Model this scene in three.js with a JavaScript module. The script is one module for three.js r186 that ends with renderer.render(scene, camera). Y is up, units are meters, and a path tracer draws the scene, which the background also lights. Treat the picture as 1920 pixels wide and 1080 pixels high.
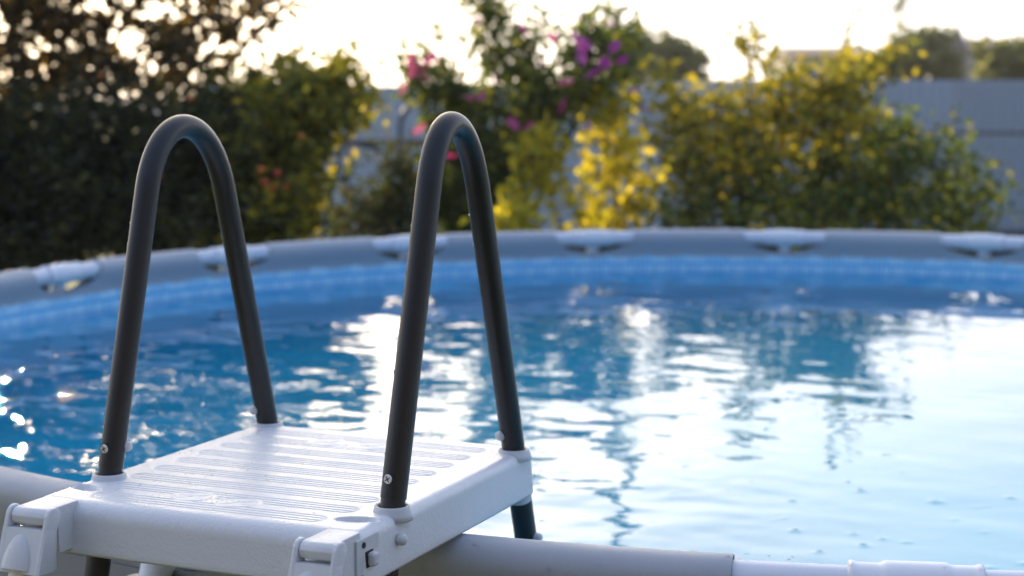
import * as THREE from 'three';
import { mergeGeometries, mergeVertices, toCreasedNormals } from 'three/addons/utils/BufferGeometryUtils.js';
import { RoundedBoxGeometry } from 'three/addons/geometries/RoundedBoxGeometry.js';
import { ImprovedNoise } from 'three/addons/math/ImprovedNoise.js';

// ------------------------------------------------------------------ camera, sky, sun, exposure
const scene = new THREE.Scene();
const EYE = 1.875;
const camera = new THREE.PerspectiveCamera(19.313, 16 / 9, 0.1, 600);
camera.position.set(0, EYE, 0);
camera.rotation.x = -0.112907;
camera.focus = 2.42;
camera.userData.fStop = 3.7;
scene.add(camera);

const SUN_AZ = -0.29, SUN_EL = 0.18;          // low evening sun, behind the garden to the left
const sunDir = new THREE.Vector3(Math.sin(SUN_AZ) * Math.cos(SUN_EL), Math.sin(SUN_EL), -Math.cos(SUN_AZ) * Math.cos(SUN_EL));
const smooth = (a, b, x) => { const t = Math.min(1, Math.max(0, (x - a) / (b - a))); return t * t * (3 - 2 * t); };
const lerp = (a, b, t) => a + (b - a) * t;
const noise = new ImprovedNoise();
{
  // evening air: pale bright haze low down, brighter and warmer towards the sun, blue overhead, thin veil cloud
  const W = 1024, H = 512, data = new Float32Array(W * H * 4);
  for (let j = 0; j < H; j++) {
    const el = ((j + 0.5) / H - 0.5) * Math.PI, y = Math.sin(el), c = Math.cos(el);
    for (let i = 0; i < W; i++) {
      const az = ((i + 0.5) / W - 0.5) * 2 * Math.PI, x = Math.cos(az) * c, z = Math.sin(az) * c;
      const g = Math.acos(Math.min(1, Math.max(-1, x * sunDir.x + y * sunDir.y + z * sunDir.z)));   // angle from the sun
      const up = Math.max(0, el), toward = 0.5 + 0.5 * Math.cos(g);
      const haze = Math.exp(-up / 0.40), low = Math.exp(-up / 0.075);
      const glow = Math.exp(-g / 0.13), wide = Math.exp(-g / 0.62);
      const hz = haze * (0.24 + 1.15 * toward * toward);
      let r = 0.21 + 0.84 * hz, gr = 0.395 + 0.85 * hz, b = 0.82 + 0.82 * hz;
      r += 2.95 * wide + 14 * glow; gr += 2.55 * wide + 10.6 * glow; b += 1.75 * wide + 5.4 * glow;
      r *= 1 - 0.16 * low; gr *= 1 - 0.25 * low; b *= 1 - 0.33 * low;                                 // thicker, warmer air at the skyline
      const n = noise.noise(x * 3.1 + 7, y * 11, z * 3.1) + 0.5 * noise.noise(x * 7.3, y * 26 + 3, z * 7.3);
      const veil = 1 + 0.10 * n * smooth(0.02, 0.3, up);
      const dn = el < 0 ? 0.55 : 1;
      const k = (j * W + i) * 4;
      const s = 0.46 * veil * dn; data[k] = r * s; data[k + 1] = gr * s; data[k + 2] = b * s; data[k + 3] = 1;
    }
  }
  const sky = new THREE.DataTexture(data, W, H, THREE.RGBAFormat, THREE.FloatType);
  sky.mapping = THREE.EquirectangularReflectionMapping;
  sky.magFilter = sky.minFilter = THREE.LinearFilter;
  sky.needsUpdate = true;
  scene.background = sky; scene.environment = sky;
}
const sun = new THREE.DirectionalLight(new THREE.Color().setRGB(1, 0.78, 0.48), 5);
sun.position.copy(sunDir).multiplyScalar(60).add(new THREE.Vector3(0, 1, -6));
sun.target.position.set(0, 1, -6);
sun.castShadow = true;
sun.shadow.mapSize.set(4096, 4096);
Object.assign(sun.shadow.camera, { left: -14, right: 14, top: 10, bottom: -10, near: 1, far: 160 });
sun.shadow.radius = 1.5;
scene.add(sun, sun.target);

const renderer = new THREE.WebGLRenderer({ antialias: true });
renderer.setSize(1024, 576);
renderer.toneMapping = THREE.LinearToneMapping;
renderer.toneMappingExposure = 2.35;
renderer.shadowMap.enabled = true;

// ------------------------------------------------------------------ helpers
let seed = 20240607;
const rnd = () => { seed |= 0; seed = (seed + 0x6d2b79f5) | 0; let t = Math.imul(seed ^ (seed >>> 15), 1 | seed); t = (t + Math.imul(t ^ (t >>> 7), 61 | t)) ^ t; return ((t ^ (t >>> 14)) >>> 0) / 4294967296; };
const rr = (a, b) => a + (b - a) * rnd();
const gauss = () => Math.sqrt(-2 * Math.log(1 - rnd())) * Math.cos(2 * Math.PI * rnd());
const V = (x, y, z) => new THREE.Vector3(x, y, z);
const used = {};
function numbered(name) { const n = used[name] = (used[name] ?? -1) + 1; return n ? `${name}_${String(n).padStart(3, '0')}` : name; }
function tag(o, label, category, group) { o.userData = { label, category }; if (group) o.userData.group = group; return o; }
function thing(name, label, category, pos = V(0, 0, 0), turn = 0, group) {
  const o = new THREE.Group(); o.name = numbered(name); o.position.copy(pos); o.rotation.y = turn; scene.add(o);
  return tag(o, label, category, group);
}
function part(name, geometry, material, parent) {
  const m = new THREE.Mesh(Array.isArray(geometry) ? merge(geometry) : geometry, material);
  m.name = parent === scene ? numbered(name) : name; m.castShadow = m.receiveShadow = true; parent.add(m); return m;
}
function merge(list) {
  return mergeGeometries(list.map((g) => { g = g.index ? g.toNonIndexed() : g; for (const k of Object.keys(g.attributes)) if (!['position', 'normal', 'uv'].includes(k)) g.deleteAttribute(k); if (!g.attributes.uv) g.setAttribute('uv', new THREE.BufferAttribute(new Float32Array(g.attributes.position.count * 2), 2)); return g; }));
}
function gridGeometry(nu, nv, f, uv) {            // (nu+1) x (nv+1) points f(i, j) -> [x, y, z]
  const p = new Float32Array((nu + 1) * (nv + 1) * 3), t = new Float32Array((nu + 1) * (nv + 1) * 2), idx = new Uint32Array(nu * nv * 6);
  for (let j = 0, k = 0; j <= nv; j++) for (let i = 0; i <= nu; i++, k++) {
    const q = f(i / nu, j / nv, i, j); p[k * 3] = q[0]; p[k * 3 + 1] = q[1]; p[k * 3 + 2] = q[2];
    const w = uv ? uv(i / nu, j / nv, i, j) : [i / nu, j / nv]; t[k * 2] = w[0]; t[k * 2 + 1] = w[1];
  }
  let c = 0;
  for (let j = 0; j < nv; j++) for (let i = 0; i < nu; i++) { const a = j * (nu + 1) + i, b = a + 1, d = a + nu + 1, e = d + 1; idx[c++] = a; idx[c++] = b; idx[c++] = e; idx[c++] = a; idx[c++] = e; idx[c++] = d; }
  const g = new THREE.BufferGeometry();
  g.setAttribute('position', new THREE.BufferAttribute(p, 3)); g.setAttribute('uv', new THREE.BufferAttribute(t, 2)); g.setIndex(new THREE.BufferAttribute(idx, 1));
  g.computeVertexNormals(); return g;
}
function tube(points, r, seg = 24, rad = 8, r2) {   // round bar along points, tapering to r2
  const c = new THREE.CatmullRomCurve3(points, false, 'centripetal'), g = new THREE.TubeGeometry(c, seg, r, rad, false);
  if (r2 !== undefined) { const p = g.attributes.position; for (let i = 0; i <= seg; i++) { const q = c.getPointAt(i / seg), s = lerp(1, r2 / r, i / seg); for (let j = 0; j <= rad; j++) { const k = i * (rad + 1) + j; p.setXYZ(k, q.x + (p.getX(k) - q.x) * s, q.y + (p.getY(k) - q.y) * s, q.z + (p.getZ(k) - q.z) * s); } } }
  return g;
}
function bar(a, b, r, rad = 16, r2 = r) {           // closed straight cylinder from a to b
  const d = b.clone().sub(a), g = new THREE.CylinderGeometry(r2, r, d.length(), rad);
  g.applyQuaternion(new THREE.Quaternion().setFromUnitVectors(V(0, 1, 0), d.clone().normalize())); g.translate(...a.clone().add(b).multiplyScalar(0.5).toArray()); return g;
}
function box(w, h, d, x, y, z, r = 0.004, s = 2) { const g = new RoundedBoxGeometry(w, h, d, s, Math.min(r, w / 2.1, h / 2.1, d / 2.1)); g.translate(x, y, z); return g; }
function dataTex(w, h, f, srgb) {
  const d = new Uint8Array(w * h * 4);
  for (let j = 0; j < h; j++) for (let i = 0; i < w; i++) { const c = f(i, j), k = (j * w + i) * 4; d[k] = c[0] * 255; d[k + 1] = c[1] * 255; d[k + 2] = c[2] * 255; d[k + 3] = 255; }
  const t = new THREE.DataTexture(d, w, h); t.wrapS = t.wrapT = THREE.RepeatWrapping; t.magFilter = THREE.LinearFilter; t.minFilter = THREE.LinearFilter; if (srgb) t.colorSpace = THREE.SRGBColorSpace; t.needsUpdate = true; return t;
}
const hash = (i, j) => { let n = (i * 374761393 + j * 668265263) | 0; n = Math.imul(n ^ (n >>> 13), 1274126177); return ((n ^ (n >>> 16)) >>> 0) / 4294967296; };
function tileNoise(n, cells, s = 0) {               // seamless value noise, n px, given cells per side
  return (i, j) => { const x = i / n * cells, y = j / n * cells, xi = Math.floor(x), yi = Math.floor(y), fx = x - xi, fy = y - yi, u = fx * fx * (3 - 2 * fx), v = fy * fy * (3 - 2 * fy), h = (a, b) => hash((a % cells) + s * 57, (b % cells) + s * 131); return lerp(lerp(h(xi, yi), h(xi + 1, yi), u), lerp(h(xi, yi + 1), h(xi + 1, yi + 1), u), v); };
}
const rgb = (r, g, b) => new THREE.Color().setRGB(r, g, b);
const std = (o) => new THREE.MeshStandardMaterial(o);
const phys = (o) => new THREE.MeshPhysicalMaterial(o);
// where a spot of the photograph (1920 x 1080) stands at a depth of d metres
const F = 3172.84, CP = Math.cos(0.112907), SP = Math.sin(0.112907);
function at(u, v, d) { const x = (u - 960) / F, y = (540 - v) / F, yy = y * CP - SP, zz = CP + y * SP; return V(x * d / zz, EYE + yy * d / zz, -d); }

// ------------------------------------------------------------------ materials
const leather = (() => { const a = tileNoise(512, 128, 1), b = tileNoise(512, 64, 2), c = tileNoise(512, 200, 3); return dataTex(512, 512, (i, j) => { const v = 0.45 * a(i, j) + 0.35 * b(i, j) + 0.2 * c(i, j); return [v, v, v]; }); })();
const fineGrain = (() => { const a = tileNoise(256, 128, 5), b = tileNoise(256, 32, 6); return dataTex(256, 256, (i, j) => { const v = 0.6 * a(i, j) + 0.4 * b(i, j); return [v, v, v]; }); })();
const smudge = (() => { const a = tileNoise(256, 6, 8), b = tileNoise(256, 17, 9), c = tileNoise(256, 64, 10); return dataTex(256, 256, (i, j) => { const v = 0.5 * a(i, j) + 0.3 * b(i, j) + 0.2 * c(i, j), w = 0.25 + 0.5 * v; return [w, w, w]; }); })();
const rep = (t, x, y = x) => { const c = t.clone(); c.repeat.set(x, y); c.needsUpdate = true; return c; };
const plasticGrain = rep(leather, 5), M = {
  platform: phys({ color: rgb(0.66, 0.67, 0.685), roughness: 0.72, roughnessMap: rep(smudge, 4), bumpMap: plasticGrain, bumpScale: 0.0006, clearcoat: 0.12, clearcoatRoughness: 0.3 }),
  plastic: phys({ color: rgb(0.64, 0.65, 0.665), roughness: 0.4, bumpMap: rep(fineGrain, 4), bumpScale: 0.0004 }),
  cream: phys({ color: rgb(0.68, 0.65, 0.58), roughness: 0.4 }),
  rail: phys({ color: rgb(0.019, 0.0175, 0.017), roughness: 0.31, bumpMap: rep(fineGrain, 12, 1.2), bumpScale: 0.00025, clearcoat: 0.0, specularIntensity: 0.8 }),
  chrome: std({ color: rgb(0.7, 0.7, 0.72), metalness: 1, roughness: 0.38 }),
  dark: std({ color: rgb(0.02, 0.02, 0.022), roughness: 0.8 }),
  sleeve: phys({ color: rgb(0.41, 0.43, 0.465), roughness: 0.4, bumpMap: rep(fineGrain, 60, 6), bumpScale: 0.0004, specularIntensity: 0.8 }),
  rimTube: phys({ color: rgb(0.66, 0.68, 0.74), roughness: 0.3 }),
  joint: phys({ color: rgb(0.70, 0.72, 0.76), roughness: 0.35 }),
  outerLiner: std({ color: rgb(0.25, 0.25, 0.26), roughness: 0.55 }),
};
// ------------------------------------------------------------------ ground
{
  const a = tileNoise(512, 40, 21), b = tileNoise(512, 9, 22), c = tileNoise(512, 170, 23);
  const grassTex = dataTex(512, 512, (i, j) => { const v = 0.4 * a(i, j) + 0.3 * b(i, j) + 0.3 * c(i, j); return [0.24 + 0.16 * v, 0.27 + 0.2 * v, 0.13 + 0.08 * v]; }, true);
  const g = new THREE.PlaneGeometry(320, 320); g.rotateX(-Math.PI / 2);
  const m = part('ground', g, std({ map: rep(grassTex, 110), roughness: 1 }), scene); m.userData.kind = 'structure';
}
// the house whose terrace wall stands behind the viewer: it keeps the evening sky behind off the near side of everything
{
  const t = thing('house', 'low brown plastered house behind the viewpoint, outside the picture', 'house', V(0.5, 0, 1.7)), w = std({ color: rgb(0.09, 0.085, 0.082), roughness: 0.95, bumpMap: rep(smudge, 20, 6), bumpScale: 0.01 });
  part('wall', box(15, 3.3, 5, 0, 1.65, 2.5, 0.02), w, t);
  const s = new THREE.Shape(); s.moveTo(-3.2, 0); s.lineTo(3.2, 0); s.lineTo(0, 1.7); s.closePath(); const g = new THREE.ExtrudeGeometry(s, { depth: 16, bevelEnabled: false }); g.rotateY(Math.PI / 2); g.translate(-8, 3.303, 2.5);
  part('roof', g, std({ color: rgb(0.10, 0.06, 0.045), roughness: 0.9 }), t);
  for (const x of [-4.5, 4.2]) { const f = part('window', box(1.3, 1.2, 0.08, x, 1.6, -0.02, 0.01), M.plastic, t); part('pane', box(1.1, 1.0, 0.02, x, 1.6, -0.062, 0.004), phys({ color: rgb(0.02, 0.022, 0.025), roughness: 0.06 }), f); }
}
// ------------------------------------------------------------------ the round pool
const CX = 0.95926, CZ = -5.33753, R = 3.0301, RIM = EYE - 0.65527, PH = -1.1281, N = 20, WATER = RIM - 0.203;
const ring = (r, t, y) => [CX + r * Math.sin(t), y, CZ - r * Math.cos(t)];
const jointAngle = (i) => PH + 2 * Math.PI * i / N + (i % N === 15 ? 0.085 : 0);
const pool = thing('swimming_pool', 'round above ground pool with grey padded rim, white joints and blue mosaic liner', 'swimming pool', V(CX, 0, CZ));
const pr = (r, t, y) => [r * Math.sin(t), y, -r * Math.cos(t)];      // in the pool's own axes
{
  // liner: printed blue mosaic band above plain blue
  const cv = document.createElement('canvas'); cv.width = 512; cv.height = 512; const c = cv.getContext('2d');
  c.fillStyle = '#2fa8dc'; c.fillRect(0, 0, 512, 512);
  const T = 32;
  for (let y = 0; y < 512; y += T) for (let x = 0; x < 512; x += T) { const k = hash(x + 3, y + 11); c.fillStyle = k < 0.33 ? '#2aa0d8' : k < 0.66 ? '#3ab2e4' : '#2ca7dc'; c.fillRect(x, y, T, T); c.strokeStyle = '#6cc4ea'; c.lineWidth = 3; c.strokeRect(x, y, T, T); }
  for (const [y0, y1] of [[0, 80], [102, 158]]) {
    c.fillStyle = '#9ad0ee'; c.fillRect(0, y0, 512, y1 - y0);
    for (let x = 0; x < 512; x += T) { c.fillStyle = hash(x, y0) < 0.5 ? '#86c6ea' : '#aadaf2'; c.fillRect(x + 3, y0 + 5, T - 6, y1 - y0 - 10); c.fillStyle = '#d8eaf7'; c.fillRect(x - 3, y0, 6, y1 - y0); }
  }
  const mosaic = new THREE.CanvasTexture(cv); mosaic.colorSpace = THREE.SRGBColorSpace; mosaic.wrapS = mosaic.wrapT = THREE.RepeatWrapping;
  const band = phys({ map: mosaic, roughness: 0.35 });
  const blue = std({ color: rgb(0.015, 0.49, 0.74), roughness: 0.5 });
  const top = RIM - 0.12, split = RIM - 0.40, RI = R - 0.012;
  part('mosaic_band', gridGeometry(240, 2, (u, v) => pr(RI, u * 2 * Math.PI, lerp(split, top, v)), (u, v) => [u * 49, v]), band, pool);
  part('liner_wall', gridGeometry(240, 4, (u, v) => pr(RI, u * 2 * Math.PI, lerp(0.012, split, v))), blue, pool);
  const fl = new THREE.CircleGeometry(RI + 0.03, 160); fl.rotateX(-Math.PI / 2); fl.translate(0, 0.012, 0);
  part('liner_floor', fl, blue, pool);
  part('outer_wall', gridGeometry(240, 2, (u, v) => pr(R + 0.02, u * 2 * Math.PI, lerp(0.0, top, v))), M.outerLiner, pool);
  // padded rim sleeve: one piece per bay, hanging as a teardrop over the tube and cut away in an arch at every joint
  const CUT = 0.20 / R, DROP = 0.136;
  const prof = (s) => {                                   // s -1 (inner bottom) .. 0 (top) .. 1 (outer bottom)
    const a = Math.abs(s), sg = Math.sign(s);
    if (a < 0.45) { const t = a / 0.45 * Math.PI * 0.5; return [sg * 0.040 * Math.sin(t), -0.040 + 0.040 * Math.cos(t)]; }
    const t = (a - 0.45) / 0.55; return [sg * lerp(0.040, 0.012, t * t * (3 - 2 * t)), -0.040 - t * (DROP - 0.040)];
  };
  const cutS = (x) => x >= 1 ? 0 : 0.34 + 0.53 * Math.pow(1 - x * x, 0.5);    // x 0 at the joint .. 1 at the end of the opening
  const sleeveSheet = (t0, t1, side, c0, c1) => {
    const cols = []; for (let k = 0; k <= 16; k++) cols.push(lerp(t0, t0 + c0, 1 - Math.pow(1 - k / 16, 2.2)));
    for (let k = 1; k < 14; k++) cols.push(lerp(t0 + c0 + 1e-4, t1 - c1 - 1e-4, k / 13 - 0.0));
    cols.splice(17, 0, t0 + c0 + 1e-4);
    for (let k = 0; k <= 16; k++) cols.push(lerp(t1 - c1, t1, Math.pow(k / 16, 2.2)));
    const wrinkle = (t, s) => 0.0016 * noise.noise(t * 46, s * 2.2 + side * 5, 3.3) + 0.0009 * noise.noise(t * 140, s * 5, 9.1);
    return gridGeometry(cols.length - 1, 16, (u, v, i, j) => {
      const t = cols[i], x = Math.min((t - t0) / c0, (t1 - t) / c1), s = side * lerp(cutS(x), 1, j / 16), [dr, dy] = prof(s), w = wrinkle(t, s) * smooth(0, 0.3, Math.abs(s));
      return pr(R + dr + side * w, t, RIM + dy);
    }, (u, v, i, j) => [cols[i] * 3, j / 16 * 0.18]);
  };
  for (let i = 0; i < N; i++) {
    const t0 = jointAngle(i), t1 = jointAngle((i + 1) % N) + (i + 1 >= N ? 2 * Math.PI : 0);
    part('rim_sleeve', [-1, 1].map((s) => sleeveSheet(t0, t1, s, (i === 14 ? 1.28 : 1) * CUT, (i === 13 ? 1.1 : i === 14 ? 1.28 : 1) * CUT)), M.sleeve, pool);
    // white steel tube inside the sleeve, showing in the openings
    const tb = []; for (let k = 0; k <= 12; k++) tb.push(V(...pr(R, lerp(t0, t1, k / 12), RIM - 0.041)));
    part('rim_tube', tube(tb, 0.0335, 36, 14), M.rimTube, pool);
    // moulded joint cover, a curved T: thicker collar mid-way, ring lips at both ends, stem down into the leg
    const half = 0.098 / R, jg = [], cover = (a0, a1, r) => { const q = []; for (let k = 0; k <= 6; k++) q.push(V(...pr(R, t0 + lerp(a0, a1, k / 6), RIM - 0.041))); return tube(q, r, 18, 20); };
    const sweep = gridGeometry(40, 24, (u, v) => { const e = Math.abs(u * 2 - 1), r = 0.0385 + 0.0035 * (1 - smooth(0.42, 0.52, e)) + 0.0022 * smooth(0.84, 0.88, e) - 0.02 * smooth(0.975, 1, e), a = v * 2 * Math.PI; return pr(R + r * Math.cos(a), t0 + (u * 2 - 1) * half, RIM - 0.041 + r * Math.sin(a)); });
    jg.push(sweep);
    jg.push(bar(V(...pr(R, t0, RIM - 0.05)), V(...pr(R + 0.036, t0, RIM - 0.135)), 0.030, 18, 0.027));
    part('joint_cover', jg, M.joint, pool);
    const leg = part('leg', bar(V(...pr(R + 0.055, t0, RIM - 0.12)), V(...pr(R + 0.10, t0, 0.02)), 0.033, 18), M.cream, pool);
    const foot = new THREE.CylinderGeometry(0.05, 0.07, 0.03, 16); foot.translate(...pr(R + 0.10, t0, 0.015)); part('foot', foot, M.plastic, leg);
  }
  // rain drops left on the near rim
  const drop = new THREE.SphereGeometry(1, 14, 8, 0, 2 * Math.PI, 0, Math.PI * 0.55);
  const wet = phys({ color: 0xffffff, roughness: 0.03, transmission: 1, thickness: 0.004, ior: 1.33 });
  const nd = 110, dm = new THREE.InstancedMesh(drop, wet, nd), q = new THREE.Quaternion(), m4 = new THREE.Matrix4();
  for (let k = 0; k < nd; k++) {
    const a = Math.PI + rr(0.06, 0.37), s = rr(-0.25, 0.6), [dr, dy] = prof(s), n = V(0, 1, 0).lerp(V(...pr(1, a, 0)).multiplyScalar(Math.sign(s)), Math.min(1, Math.abs(s) / 0.45)).normalize();
    const z = 0.0010 + 0.0030 * Math.pow(rnd(), 3); q.setFromUnitVectors(V(0, 1, 0), n);
    m4.compose(V(...pr(R + dr, a, RIM + dy)), q, V(z, z * 0.55, z * rr(0.9, 1.3))); dm.setMatrixAt(k, m4);
  }
  dm.name = 'water_drops'; dm.userData.kind = 'stuff'; pool.add(dm);
}
// ------------------------------------------------------------------ water: one closed body with real ripples
{
  const waves = [];
  const add = (n, l0, l1, slope, d0, spread) => { for (let k = 0; k < n; k++) { const L = l0 * Math.pow(l1 / l0, rnd()), kk = 2 * Math.PI / L, d = d0 + spread * gauss(); waves.push([kk * Math.cos(d), kk * Math.sin(d), rnd() * 6.283, slope / kk]); } };
  add(10, 0.5, 1.3, 0.0050, 1.2, 1.2);
  add(18, 0.15, 0.42, 0.0072, 1.2, 1.3);
  add(24, 0.06, 0.14, 0.0044, 1.2, 1.6);
  // little bumps: bubbles and insects that ride on the surface near the rim
  const spots = [[1485, 940, .009], [1490, 995, .010], [1535, 1036, .009], [1600, 1000, .008], [1620, 1023, .010], [1655, 1010, .008], [1700, 1016, .009], [1755, 940, .014], [1790, 973, .008], [1895, 933, .011], [1845, 997, .007], [1855, 1064, .010], [1615, 920, .011], [1690, 884, .008], [1700, 836, .008], [1285, 877, .009], [1310, 865, .006], [1262, 924, .007], [1360, 920, .006], [1590, 904, .006], [1830, 950, .007], [1848, 948, .007], [1860, 912, .006], [1918, 1057, .010], [1470, 972, .007], [1450, 976, .005]].map(([u, v, s]) => { const d = at(u, v, 1), k = (EYE - WATER) / (EYE - d.y); return [d.x * k, -k, s]; });
  const height = (x, z, e) => {
    const calm = (0.5 + 0.5 * smooth(0.9, -0.4, x + (z + 4.2) * 0.35)) * (0.6 + 0.75 * smooth(-0.25, 0.35, noise.noise(x * 0.9 + 3, z * 0.7, 2.2) + 0.25 * noise.noise(x * 2.3, z * 2.1, 8.2)));
    let h = 0; for (const [a, b, p, s] of waves) h += s * Math.sin(a * x + b * z + p);
    h *= calm * e;
    for (const [sx, sz, s] of spots) { const q = ((x - sx) ** 2 + (z - sz) ** 2) / (s * s); if (q < 9) h += s * 0.19 * Math.exp(-q); }
    return h;
  };
  const RW = R - 0.006, angles = [];
  for (let a = -Math.PI; a < Math.PI - 1e-6;) { angles.push(a); const near = Math.PI - Math.abs(a); a += near < 0.6 ? 0.0026 : 0.009; }
  angles.push(Math.PI);
  const radii = []; for (let r = 0.02; r < RW - 0.003;) { radii.push(r); r += r < 1.6 ? 0.014 : 0.0075; } radii.push(RW);
  const nt = angles.length - 1, nr = radii.length - 1;
  const top = gridGeometry(nt, nr, (u, v, i, j) => { const [x, , z] = ring(radii[j], angles[i], 0); return [x, WATER + height(x, z, 1 - 0.6 * smooth(RW - 0.1, RW, radii[j])), z]; });
  const P = top.attributes.position, base = 0.006;
  // sides and bottom close the body; they lie inside the liner and the ground below it
  const pos = Array.from(P.array), index = Array.from(top.index.array), n0 = P.count;
  const rimRow = nr * (nt + 1);
  for (let i = 0; i <= nt; i++) { const q = ring(RW, angles[i], base); pos.push(...q); }
  for (let i = 0; i < nt; i++) { const a = rimRow + i, b = rimRow + i + 1, c = n0 + i, d = n0 + i + 1; index.push(a, b, d, a, d, c); }
  pos.push(CX, base, CZ); const cb = pos.length / 3 - 1; for (let i = 0; i < nt; i++) index.push(n0 + i, n0 + i + 1, cb);
  pos.push(CX, WATER, CZ); const ct = pos.length / 3 - 1; for (let i = 0; i < nt; i++) index.push(i + 1, i, ct);
  let g = new THREE.BufferGeometry(); g.setAttribute('position', new THREE.Float32BufferAttribute(pos, 3)); g.setIndex(index);
  // orient outward: the top must face up
  g.computeVertexNormals(); if (g.attributes.normal.getY(Math.floor(n0 / 2)) < 0) { for (let k = 0; k < index.length; k += 3) { const t = index[k + 1]; index[k + 1] = index[k + 2]; index[k + 2] = t; } g.setIndex(index); g.computeVertexNormals(); }
  const water = part('water', g, phys({ color: 0xffffff, roughness: 0.0, transmission: 1, thickness: 1, ior: 1.333, attenuationColor: rgb(0.40, 0.94, 0.965), attenuationDistance: 2.2 }), scene);
  water.userData.kind = 'structure';
}
// ------------------------------------------------------------------ the ladder with platform
{
  const PT = EYE - 0.57527;                                  // top of the platform
  const ladder = thing('pool_ladder', 'white plastic pool ladder platform with two dark arched handrails, standing over the near rim', 'pool ladder', V(-0.171898, 0, -2.34905), -0.407734);
  const L = (a, h, b) => V(a, PT + h, -b);                   // a to the right, b towards the water
  const A0 = -0.497, A1 = 0.036, B0 = -0.166, B1 = 0.447, HC = 0.076;
  // ---- platform top, one moulded sheet: rolled edges, grooved treads, two finger hollows
  const strips = []; for (let k = 0; k < 9; k++) strips.push([k === 0 ? -0.425 : k === 1 ? -0.442 : -0.452, k === 0 ? -0.045 : -0.028, -0.112 + k * 0.0622]);
  const emblems = [[-0.285, -0.07], [-0.205, -0.075], [-0.30, 0.345], [-0.22, 0.345]];
  const hollow = (a, b, ca, cb, sg) => { const x = (a - ca) * sg, y = b - cb, q = (x / 0.030) ** 2 + ((y + 0.25 * x) / 0.017) ** 2; return q < 1 ? -0.011 * smooth(0, 0.5, 1 - q) : 0.0012 * Math.exp(-(q - 1) * 3); };
  const gro = (d, w = 0.0027, h = 0.0015) => Math.abs(d) < w ? -h * 0.5 * (1 + Math.cos(Math.PI * d / w)) : 0;
  const surface = (a, b) => {
    let h = 0;
    for (const [s0, s1, sb] of strips) {
      const y = b - sb; if (Math.abs(y) > 0.03) continue;
      const hw = 0.0165, cx = Math.min(s1 - hw, Math.max(s0 + hw, a)), sd = Math.hypot(a - cx, y) - hw;
      if (sd > 0.004) continue;
      let mask = 1; for (const [ea, eb] of emblems) if (((a - ea) / 0.036) ** 2 + ((b - eb) / 0.03) ** 2 < 1) mask = 0;
      h += mask * (gro(sd) + (sd < -0.003 ? gro(y - 0.0058) + gro(y + 0.0058) : 0));
    }
    for (const [ea, eb] of emblems) { const q = Math.hypot((a - ea) / 0.033, (b - eb) / 0.027); h += 0.0011 * Math.exp(-(((q - 0.92) / 0.07) ** 2)); if (q < 0.85) { const x = (a - ea) / 0.033, y = (b - eb) / 0.027; h += 0.0010 * (Math.exp(-(((x - y) / 0.12) ** 2)) + Math.exp(-(((x * 0.4 + y + 0.1 * Math.sin(7 * x)) / 0.13) ** 2)) + Math.exp(-((x + 0.1) ** 2 + (y - 0.35) ** 2) / 0.03)) * smooth(0.85, 0.7, q); } }
    h += hollow(a, b, -0.462, -0.088, 1) + hollow(a, b, -0.002, -0.096, -1);
    return h;
  };
  const axis = (lo, hi, r, fine, coarse) => { const s = []; const n = 9; for (let k = 0; k <= n; k++) s.push(lo + r * (1 - Math.cos(k / n * Math.PI / 2))); const m = Math.round((hi - lo - 2 * r) / fine); for (let k = 1; k < m; k++) s.push(lerp(lo + r, hi - r, k / m)); for (let k = n; k >= 0; k--) s.push(hi - r * (1 - Math.cos(k / n * Math.PI / 2))); return s; };
  const as = axis(A0, A1, 0.016, 0.0022), bs = axis(B0, B1, 0.026, 0.0012);
  const CR = 0.022;
  const place = (a, b) => {                                  // round the corners in plan
    const ia = Math.min(A1 - CR, Math.max(A0 + CR, a)), ib = Math.min(B1 - CR, Math.max(B0 + CR, b)), dx = a - ia, dy = b - ib;
    if (!dx || !dy) return [a, b]; const m = Math.max(Math.abs(dx), Math.abs(dy)), l = Math.hypot(dx, dy); return [ia + dx * m / l, ib + dy * m / l];
  };
  const edge = (d, r) => d >= r ? 0 : -(r - Math.sqrt(Math.max(0, r * r - (r - d) * (r - d))));
  const topG = gridGeometry(as.length - 1, bs.length - 1, (u, v, i, j) => {
    const [a, b] = place(as[i], bs[j]), d = Math.min(as[i] - A0, A1 - as[i]), e1 = edge(d, 0.016), e2 = edge(bs[j] - B0, 0.026), e3 = edge(B1 - bs[j], 0.012);
    const h = Math.min(e1, e2, e3) + surface(a, b); const p = L(a, Math.max(h, -0.027), b); return p.toArray();
  }, (u, v, i, j) => [as[i], bs[j]]);
  const nA = as.length - 1, nB = bs.length - 1, loop = [];
  const tp = (i, j) => { const k = j * (nA + 1) + i, P = topG.attributes.position; return V(P.getX(k), P.getY(k), P.getZ(k)); };
  for (let i = 0; i < nA; i += 1) loop.push(tp(i, 0)); for (let j = 0; j < nB; j += 1) loop.push(tp(nA, j)); for (let i = nA; i > 0; i--) loop.push(tp(i, nB)); for (let j = nB; j > 0; j--) loop.push(tp(0, j)); loop.push(loop[0].clone());
  const cen = L((A0 + A1) / 2, 0, (B0 + B1) / 2);
  const lev = [0, -0.012, -0.026, -0.040, -0.052, -0.062, -0.071, -0.0735];
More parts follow.
